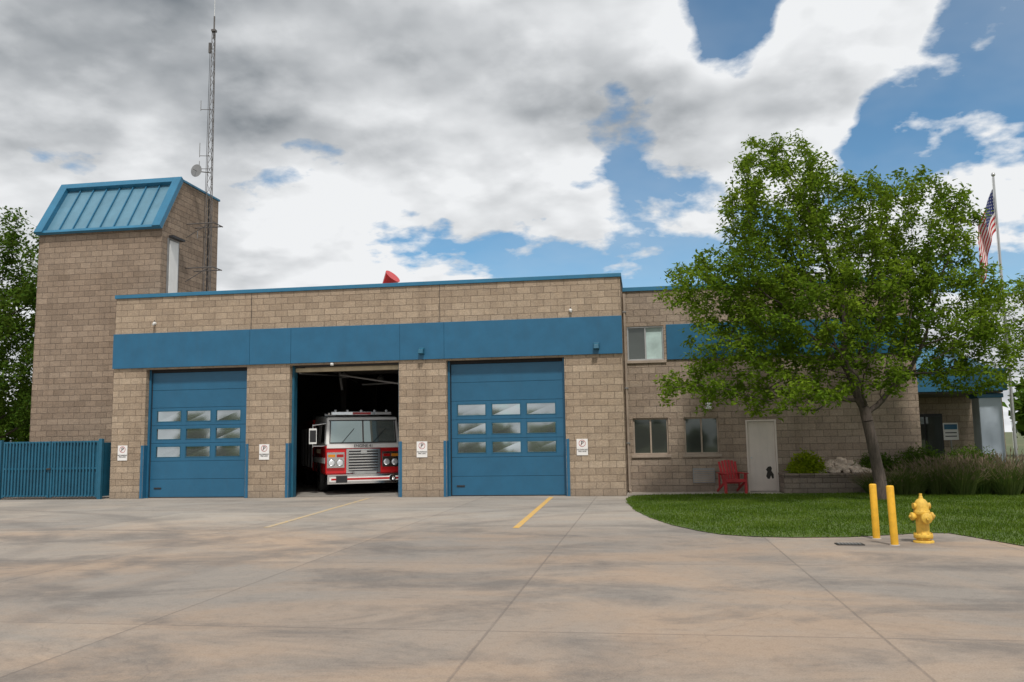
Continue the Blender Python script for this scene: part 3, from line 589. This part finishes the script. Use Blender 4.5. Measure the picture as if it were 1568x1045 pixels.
# ------------------------------------------------------------------ hydrant & bollards
e=empty('fire_hydrant',(21.27,-11.0,0),math.radians(8)); mb=MB()
mb.lathe([(.15,0),(.15,.03),(.10,.035),(.10,.07),(.14,.075),(.14,.10),(.14,.13),(.10,.135),(.095,.16),(.095,.42),(.12,.43),(.12,.46),(.12,.485),(.105,.49),(.107,.55),(.095,.61),(.065,.655),(.03,.675),(.03,.70),(.022,.71),(.022,.75)],(0,0,0),'yelh',n=28)
for s in (-1,1):
    mb.lathe([(.045,s*.08),(.05,s*.13),(.062,s*.135),(.062,s*.165),(.05,s*.175),(.02,s*.18),(.02,s*.20)],(0,0,.40),'yelh','X',18)
    mb.lathe([(.045,s*.08),(.047,s*.125),(.05,s*.13)],(0,0,.56),'yelh','X',14)
mb.lathe([(.065,-.07),(.07,-.13),(.085,-.135),(.085,-.17),(.07,-.18),(.025,-.185),(.025,-.21)],(0,0,.38),'yelh','Y',22)
for i in range(8):
    t=i*math.pi/4+.2; mb.lathe([(.013,.055),(.013,.15)],(.122*math.cos(t),.122*math.sin(t),0),'yelh',n=6); mb.lathe([(.010,.42),(.010,.50)],(.108*math.cos(t),.108*math.sin(t),0),'yelh',n=6)
mb.tube((-.13,-.0,.52),(-.15,-.02,.30),.006,'iron'); mb.obj('hydrant_body',e,.003,1)
for x,y,h,dx in ((20.69,-10.54,.88,-.01),(20.74,-11.38,.90,-.02)):
    e=empty('bollard',(x,y,0)); e.rotation_euler=(0,dx,0); mb=MB(); mb.lathe([(.056,0),(.056,h-.02),(.05,h-.004),(.03,h)],(0,0,0),'yel',n=20); mb.lathe([(.075,.0),(.07,.012)],(0,0,.001),'walk',n=16); mb.obj('post',e)
mb=MB(); mb.box(19.9,20.3,-11.42,-11.18,.001,.014,'iron')
for i in range(7): mb.box(19.93+i*.05,19.955+i*.05,-11.39,-11.21,.014,.02,'galv')
mb.obj('drain_grate')
# ------------------------------------------------------------------ flag
e=empty('flagpole',(27.72,1.63,0)); mb=MB(); mb.tube((0,0,0),(0,0,9.35),.045,'alu',.03,14); mb.lathe([(.01,0),(.05,.03),(.06,.07),(.04,.12),(.005,.14)],(0,0,9.35),'alu',n=14); mb.lathe([(.14,0),(.12,.06),(.07,.1)],(0,0,0),'alu',n=16); mb.tube((-.07,-.02,1.2),(-.05,-.02,9.3),.006,'white',n=4); mb.obj('pole',e)
nu,nv=44,52; vs=[];fs=[];mi=[]
for j in range(nv+1):
    for i in range(nu+1):
        u=i/nu; v=j/nv
        x=-.05-.60*(u**.8)*(1-.2*v)+.03*math.sin(u*9+v*3); y=.12*math.sin(u*11+v*2.2)*min(1,u*4)+.05*math.sin(u*23+v*4)*u
        z=8.98-v*1.3-u*1.65+.10*math.sin(u*6)*v; vs.append((x,y,z))
for j in range(nv):
    for i in range(nu):
        fs.append((j*(nu+1)+i,j*(nu+1)+i+1,(j+1)*(nu+1)+i+1,(j+1)*(nu+1)+i)); s=j//4; 
        if i/nu<.4 and s<7: mi.append(2 if not (i%3==1 and j%4==1) else 1)
        else: mi.append(0 if s%2==0 else 1)
me=bpy.data.meshes.new('flag_cloth'); me.from_pydata(vs,[],fs); [me.materials.append(M[q]) for q in ('usred','uswhite','usblue')]; me.polygons.foreach_set('material_index',mi); me.polygons.foreach_set('use_smooth',[True]*len(fs)); me.update()
o=bpy.data.objects.new('flag_cloth',me); COL.objects.link(o); o.parent=e
# ------------------------------------------------------------------ fire engine
fe=empty('fire_engine',(7.93,1.65,.02),math.radians(28))
mb=MB()
mb.box(-1.22,1.22,.12,3.7,.62,1.56,'red')
mb.hexa([(-1.22,.12,1.562),(1.22,.12,1.562),(1.22,3.7,1.562),(-1.22,3.7,1.562),(-1.16,.30,2.48),(1.16,.30,2.48),(1.16,3.7,2.62),(-1.16,3.7,2.62)],'white')
mb.box(-1.24,1.24,3.75,8.4,.62,2.5,'red'); mb.obj('cab_body',fe,.06,3)
mb=MB(); mb.box(-1.15,1.15,3.7,3.75,.7,2.3,'blk'); mb.box(-.9,.9,.3,8.2,.45,.62,'blk')
for s in (-1,1):
    x=s*1.225; a,b=min(x,x+s*.006),max(x,x+s*.006)
    mb.box(a,b,.2,3.68,.98,1.16,'white'); mb.box(a+s*.0,b,.45,.47,.7,1.55,'blk'); mb.box(a,b,1.45,1.47,.7,1.55,'blk'); mb.box(a,b,2.3,2.32,.7,1.55,'blk'); mb.box(a,b,3.2,3.22,.7,1.55,'blk')
    X=lambda z:s*(1.226-.06*(z-1.562)/1.0)
    for y0,y1 in ((.55,1.4),(2.35,3.15)):
        mb.quad((X(1.65)+s*.004,y0,1.65),(X(1.65)+s*.004,y1,1.65),(X(2.3)+s*.004,y1-.02,2.30),(X(2.3)+s*.004,y0+.12,2.30),'gdark')
    for i in range(4): mb.box(min(s*1.24,s*1.25),max(s*1.24,s*1.25),3.95+i*1.08,4.9+i*1.08,.75,2.2,'alu')
    for yy in (1.85,6.6):
        mb.lathe([(.30,-.0),(.50,.0),(.54,.04),(.54,.26),(.50,.30),(.3,.3)],(s*1.0-.15+(.08*s),yy,.54),'rub','X',28)
        mb.lathe([(.05,0),(.25,.03),(.29,.0)],(s*1.24,yy,.54),'chrome','X',20)
    mx=s*1.62; mb.box(mx-.12,mx+.12,.18,.26,1.62,2.12,'white'); mb.quad((mx-.10,.176,1.68),(mx+.10,.176,1.68),(mx+.10,.176,2.06),(mx-.10,.176,2.06),'blk')
    mb.tube((s*1.2,.3,2.28),(mx,.22,2.22),.022,'chrome'); mb.tube((s*1.2,.3,1.55),(mx,.22,1.55),.022,'chrome'); mb.tube((mx,.22,1.5),(mx,.22,2.25),.02,'chrome')
    text('FIRE RESCUE',(s*1.236,1.95,1.36),.20,'beige',fe,(math.pi/2,0,s*math.pi/2))
mb.obj('cab_details',fe)
mb=MB()
WS=lambda z:.12+.18*(z-1.562)/.918
for x0,x1 in ((-1.06,-.03),(.03,1.06)):
    mb.quad((x0,WS(1.66)-.012,1.66),(x1,WS(1.66)-.012,1.66),(x1*.97,WS(2.36)-.012,2.36),(x0*.97,WS(2.36)-.012,2.36),'wsh')
f=.028
for z in (1.63,2.36): mb.box(-1.1,1.1,WS(z)-.03,WS(z)+.02,z,z+f,'blk')
for x in (-1.1,-.014,1.07): mb.hexa([(x,WS(1.65)-.03,1.65),(x+f,WS(1.65)-.03,1.65),(x+f,WS(1.65),1.65),(x,WS(1.65),1.65),(x*.97,WS(2.37)-.03,2.37),(x*.97+f,WS(2.37)-.03,2.37),(x*.97+f,WS(2.37),2.37),(x*.97,WS(2.37),2.37)],'blk')
mb.tube((-.7,.09,1.64),(-.3,.16,2.1),.012,'blk'); mb.tube((.3,.09,1.64),(.75,.16,2.1),.012,'blk')
mb.box(-1.18,1.18,.09,.118,1.47,1.6,'signw')
mb.box(-.56,.56,.06,.12,.66,1.44,'chrome'); mb.box(-.48,.48,.052,.062,.72,1.38,'blk')
for i in range(7): mb.box(-.5,.5,.02,.052,.75+i*.09,.795+i*.09,'chrome')
mb.box(-.1,.1,.0,.02,1.28,1.40,'chrome')
for s in (-1,1):
    mb.box(min(s*.62,s*1.18),max(s*.62,s*1.18),.05,.118,.84,1.34,'chrome')
    for x in (.76,1.03):
        mb.lathe([(.105,.0),(.10,-.02),(.06,-.03)],(s*x,.05,1.0),'lens','Y',18); mb.lathe([(.115,.01),(.115,-.006)],(s*x,.05,1.0),'blk','Y',18)
        mb.box(s*x-.11,s*x+.11,.03,.05,1.18,1.27,'lensr' if x<.9 else 'amber')
mb.hexa([(-1.22,-.42,.34),(1.22,-.42,.34),(1.25,.1,.34),(-1.25,.1,.34),(-1.22,-.42,.64),(1.22,-.42,.64),(1.25,.1,.64),(-1.25,.1,.64)],'chrome')
mb.box(-1.16,1.16,-.43,-.422,.42,.56,'signw'); mb.box(-1.1,1.1,-.436,-.431,.46,.52,'red')
mb.box(-.35,.35,-.38,.0,.645,.72,'alu'); mb.lathe([(.09,-.44),(.11,-.5),(.02,-.44)],(.85,0,.49),'chrome','Y',16); mb.box(-.95,-.6,-.46,-.437,.38,.6,'blk')
mb.box(-1.0,1.0,.45,.8,2.56,2.66,'chrome'); mb.box(-.98,-.45,.43,.449,2.57,2.65,'lens'); mb.box(.45,.98,.43,.449,2.57,2.65,'lens'); mb.box(-.3,.3,.43,.449,2.57,2.65,'lensr')
for x in (-.85,-.45,0,.45,.85): mb.lathe([(.04,0),(.05,.05),(.03,.08)],(x,.6,2.66),'lens',n=10)
mb.tube((-1.05,.7,2.6),(-1.05,3.5,2.78),.025,'chrome'); mb.tube((1.05,.7,2.6),(1.05,3.5,2.78),.025,'chrome')
mb.box(-.8,-.4,4,8.2,2.5,2.75,'alu'); mb.obj('front_and_lights',fe,.008,1)
text('ENGINE 41',(0,.084,1.535),.13,'blk',fe)
mb=MB(); mb.tube((27,22,7.2),(60,6,8.6),.012,'blk',n=4); mb.obj('overhead_wire')
# ------------------------------------------------------------------ light
SE=math.radians(57); sdir=Vector((.28,-.86,0)).normalized()*math.cos(SE)+Vector((0,0,math.sin(SE)))
sl_=bpy.data.lights.new('sun','SUN'); sl_.energy=2.9; sl_.angle=math.radians(5); sl_.color=(1,.955,.89)
so=bpy.data.objects.new('sun',sl_); COL.objects.link(so); so.rotation_euler=sdir.to_track_quat('Z','Y').to_euler(); so.location=(10,-20,30)
w=bpy.data.worlds.new('World'); sc.world=w; w.use_nodes=True; n=w.node_tree.nodes; l=w.node_tree.links; n.clear()
try: w.cycles.sampling_method='MANUAL'; w.cycles.sample_map_resolution=512
except Exception as ex: print(ex)
sky=N(n,'ShaderNodeTexSky'); sky.sky_type='NISHITA'; sky.sun_disc=False; sky.sun_elevation=SE; sky.sun_rotation=math.atan2(sdir.x,sdir.y); sky.altitude=1600; sky.air_density=1.; sky.dust_density=.5
tc=N(n,'ShaderNodeTexCoord'); D=tc.outputs['Generated']; sp=N(n,'ShaderNodeSeparateXYZ'); l.new(D,sp.inputs[0])
zc=math_(n,l,'ADD',math_(n,l,'MAXIMUM',sp.outputs[2],0.),.26)
cb=N(n,'ShaderNodeCombineXYZ'); l.new(math_(n,l,'DIVIDE',sp.outputs[0],zc),cb.inputs[0]); l.new(math_(n,l,'DIVIDE',sp.outputs[1],zc),cb.inputs[1]); Pp=cb.outputs[0]
def off(v,o):
    x=N(n,'ShaderNodeVectorMath'); x.operation='ADD'; l.new(v,x.inputs[0]); x.inputs[1].default_value=o; return x.outputs[0]
P1=off(Pp,(5.3,2.7,0)); 
n1=noise_(n,l,P1,2.3,9,.54,.1); n2=noise_(n,l,off(P1,(.04,-.12,.0)),2.3,4,.52,.1)
s1=noise_(n,l,P1,6.5,6,.5,.0); s2=noise_(n,l,off(P1,(.012,-.045,0)),6.5,4,.5,.0)
lo=noise_(n,l,off(Pp,(12.3,4,0)),1.6,2,.45); veil=noise_(n,l,off(Pp,(1,14,0)),1.2,5,.6)
def dirv(az,el): a,e_=math.radians(az),math.radians(el); return (math.sin(a)*math.cos(e_),math.cos(a)*math.cos(e_),math.sin(e_))
def lobes(lst):
    t=None
    for az,el,rad,s in lst:
        x=N(n,'ShaderNodeVectorMath'); x.operation='DOT_PRODUCT'; l.new(D,x.inputs[0]); x.inputs[1].default_value=dirv(az,el)
        g=ramp_(n,l,x.outputs['Value'],math.cos(math.radians(rad)),1,0,s)
        t=g if t is None else math_(n,l,'ADD',t,g)
    return t
bias=math_(n,l,'MINIMUM',lobes([(-14,14.5,6,.17),(-8,12.5,6.5,.19),(-3,13.5,6.5,.22),(1.6,13.5,6.5,.23),(-1,10.5,7,.2),(5,11.5,6,.22),(20.8,19.0,7.5,.30),(17.5,15.5,6,.25),(22.5,13,7,.24),(6.8,26.3,4.2,.26),(10,13,6,.18),(28,22,9,.25),(0,23,3,.1)]),.21)
puff=math_(n,l,'MULTIPLY',math_(n,l,'ABSOLUTE',math_(n,l,'SUBTRACT',s1,.5)),.30)
dens=math_(n,l,'SUBTRACT',math_(n,l,'SUBTRACT',n1,puff),math_(n,l,'SUBTRACT',bias,.03))
mask=ramp_(n,l,dens,.325,.385)
thick=ramp_(n,l,dens,.39,.62)
rel=math_(n,l,'MULTIPLY',math_(n,l,'SUBTRACT',n2,n1),-2.8)
rel2=math_(n,l,'MULTIPLY',math_(n,l,'SUBTRACT',s2,s1),-.9)
dk=lobes([(-30,27,16,.24),(-36,14,9,.06),(-10,24,9,.14),(1,20.0,5.5,.36),(-26,19,6,.10)])
br_=lobes([(-22,10.5,9,.22),(-31,17,4,.28),(12,23,9,.2),(-9,17,6,.15)])
Lm=math_(n,l,'ADD',math_(n,l,'ADD',math_(n,l,'SUBTRACT',1.0,math_(n,l,'MULTIPLY',thick,.50)),rel),math_(n,l,'MULTIPLY',math_(n,l,'SUBTRACT',lo,.5),1.5))
Lm=math_(n,l,'ADD',math_(n,l,'SUBTRACT',math_(n,l,'ADD',Lm,rel2),dk),br_)
Lm=ramp_(n,l,Lm,-.15,1.1)
cc=mixc(n,l,Lm,(.21,.235,.26),(.87,.885,.90))
b1=N(n,'ShaderNodeBackground'); b1.inputs[1].default_value=.1
sk=mixc(n,l,1.,sky.outputs[0],(.85,1.22,1.26),'MULTIPLY'); l.new(mixc(n,l,ramp_(n,l,veil,.4,.75,.02,.38),sk,(6.2,6.6,7.0)),b1.inputs[0])
b2=N(n,'ShaderNodeBackground'); b2.inputs[1].default_value=1.; l.new(cc,b2.inputs[0])
mx=N(n,'ShaderNodeMixShader'); l.new(mask,mx.inputs[0]); l.new(b1.outputs[0],mx.inputs[1]); l.new(b2.outputs[0],mx.inputs[2])
wo=N(n,'ShaderNodeOutputWorld'); l.new(mx.outputs[0],wo.inputs[0])
# ------------------------------------------------------------------ camera
cam=bpy.data.cameras.new('camera'); cam.sensor_width=36; cam.lens=29.85; cam.clip_end=5000; co=bpy.data.objects.new('camera',cam); COL.objects.link(co)
p=math.radians(6.58); r=math.radians(.92)
R=Vector((.9884,.152,0)).normalized(); Fh=Vector((-.152,.9884,0)).normalized(); Z=Vector((0,0,1))
F=Fh*math.cos(p)+Z*math.sin(p); U=R.cross(F)
cxv=R*math.cos(r)-U*math.sin(r); cyv=U*math.cos(r)+R*math.sin(r)
co.matrix_world=Matrix.Translation((17.04,-25.3,1.7)) @ Matrix((cxv,cyv,-F)).transposed().to_4x4()
sc.camera=co
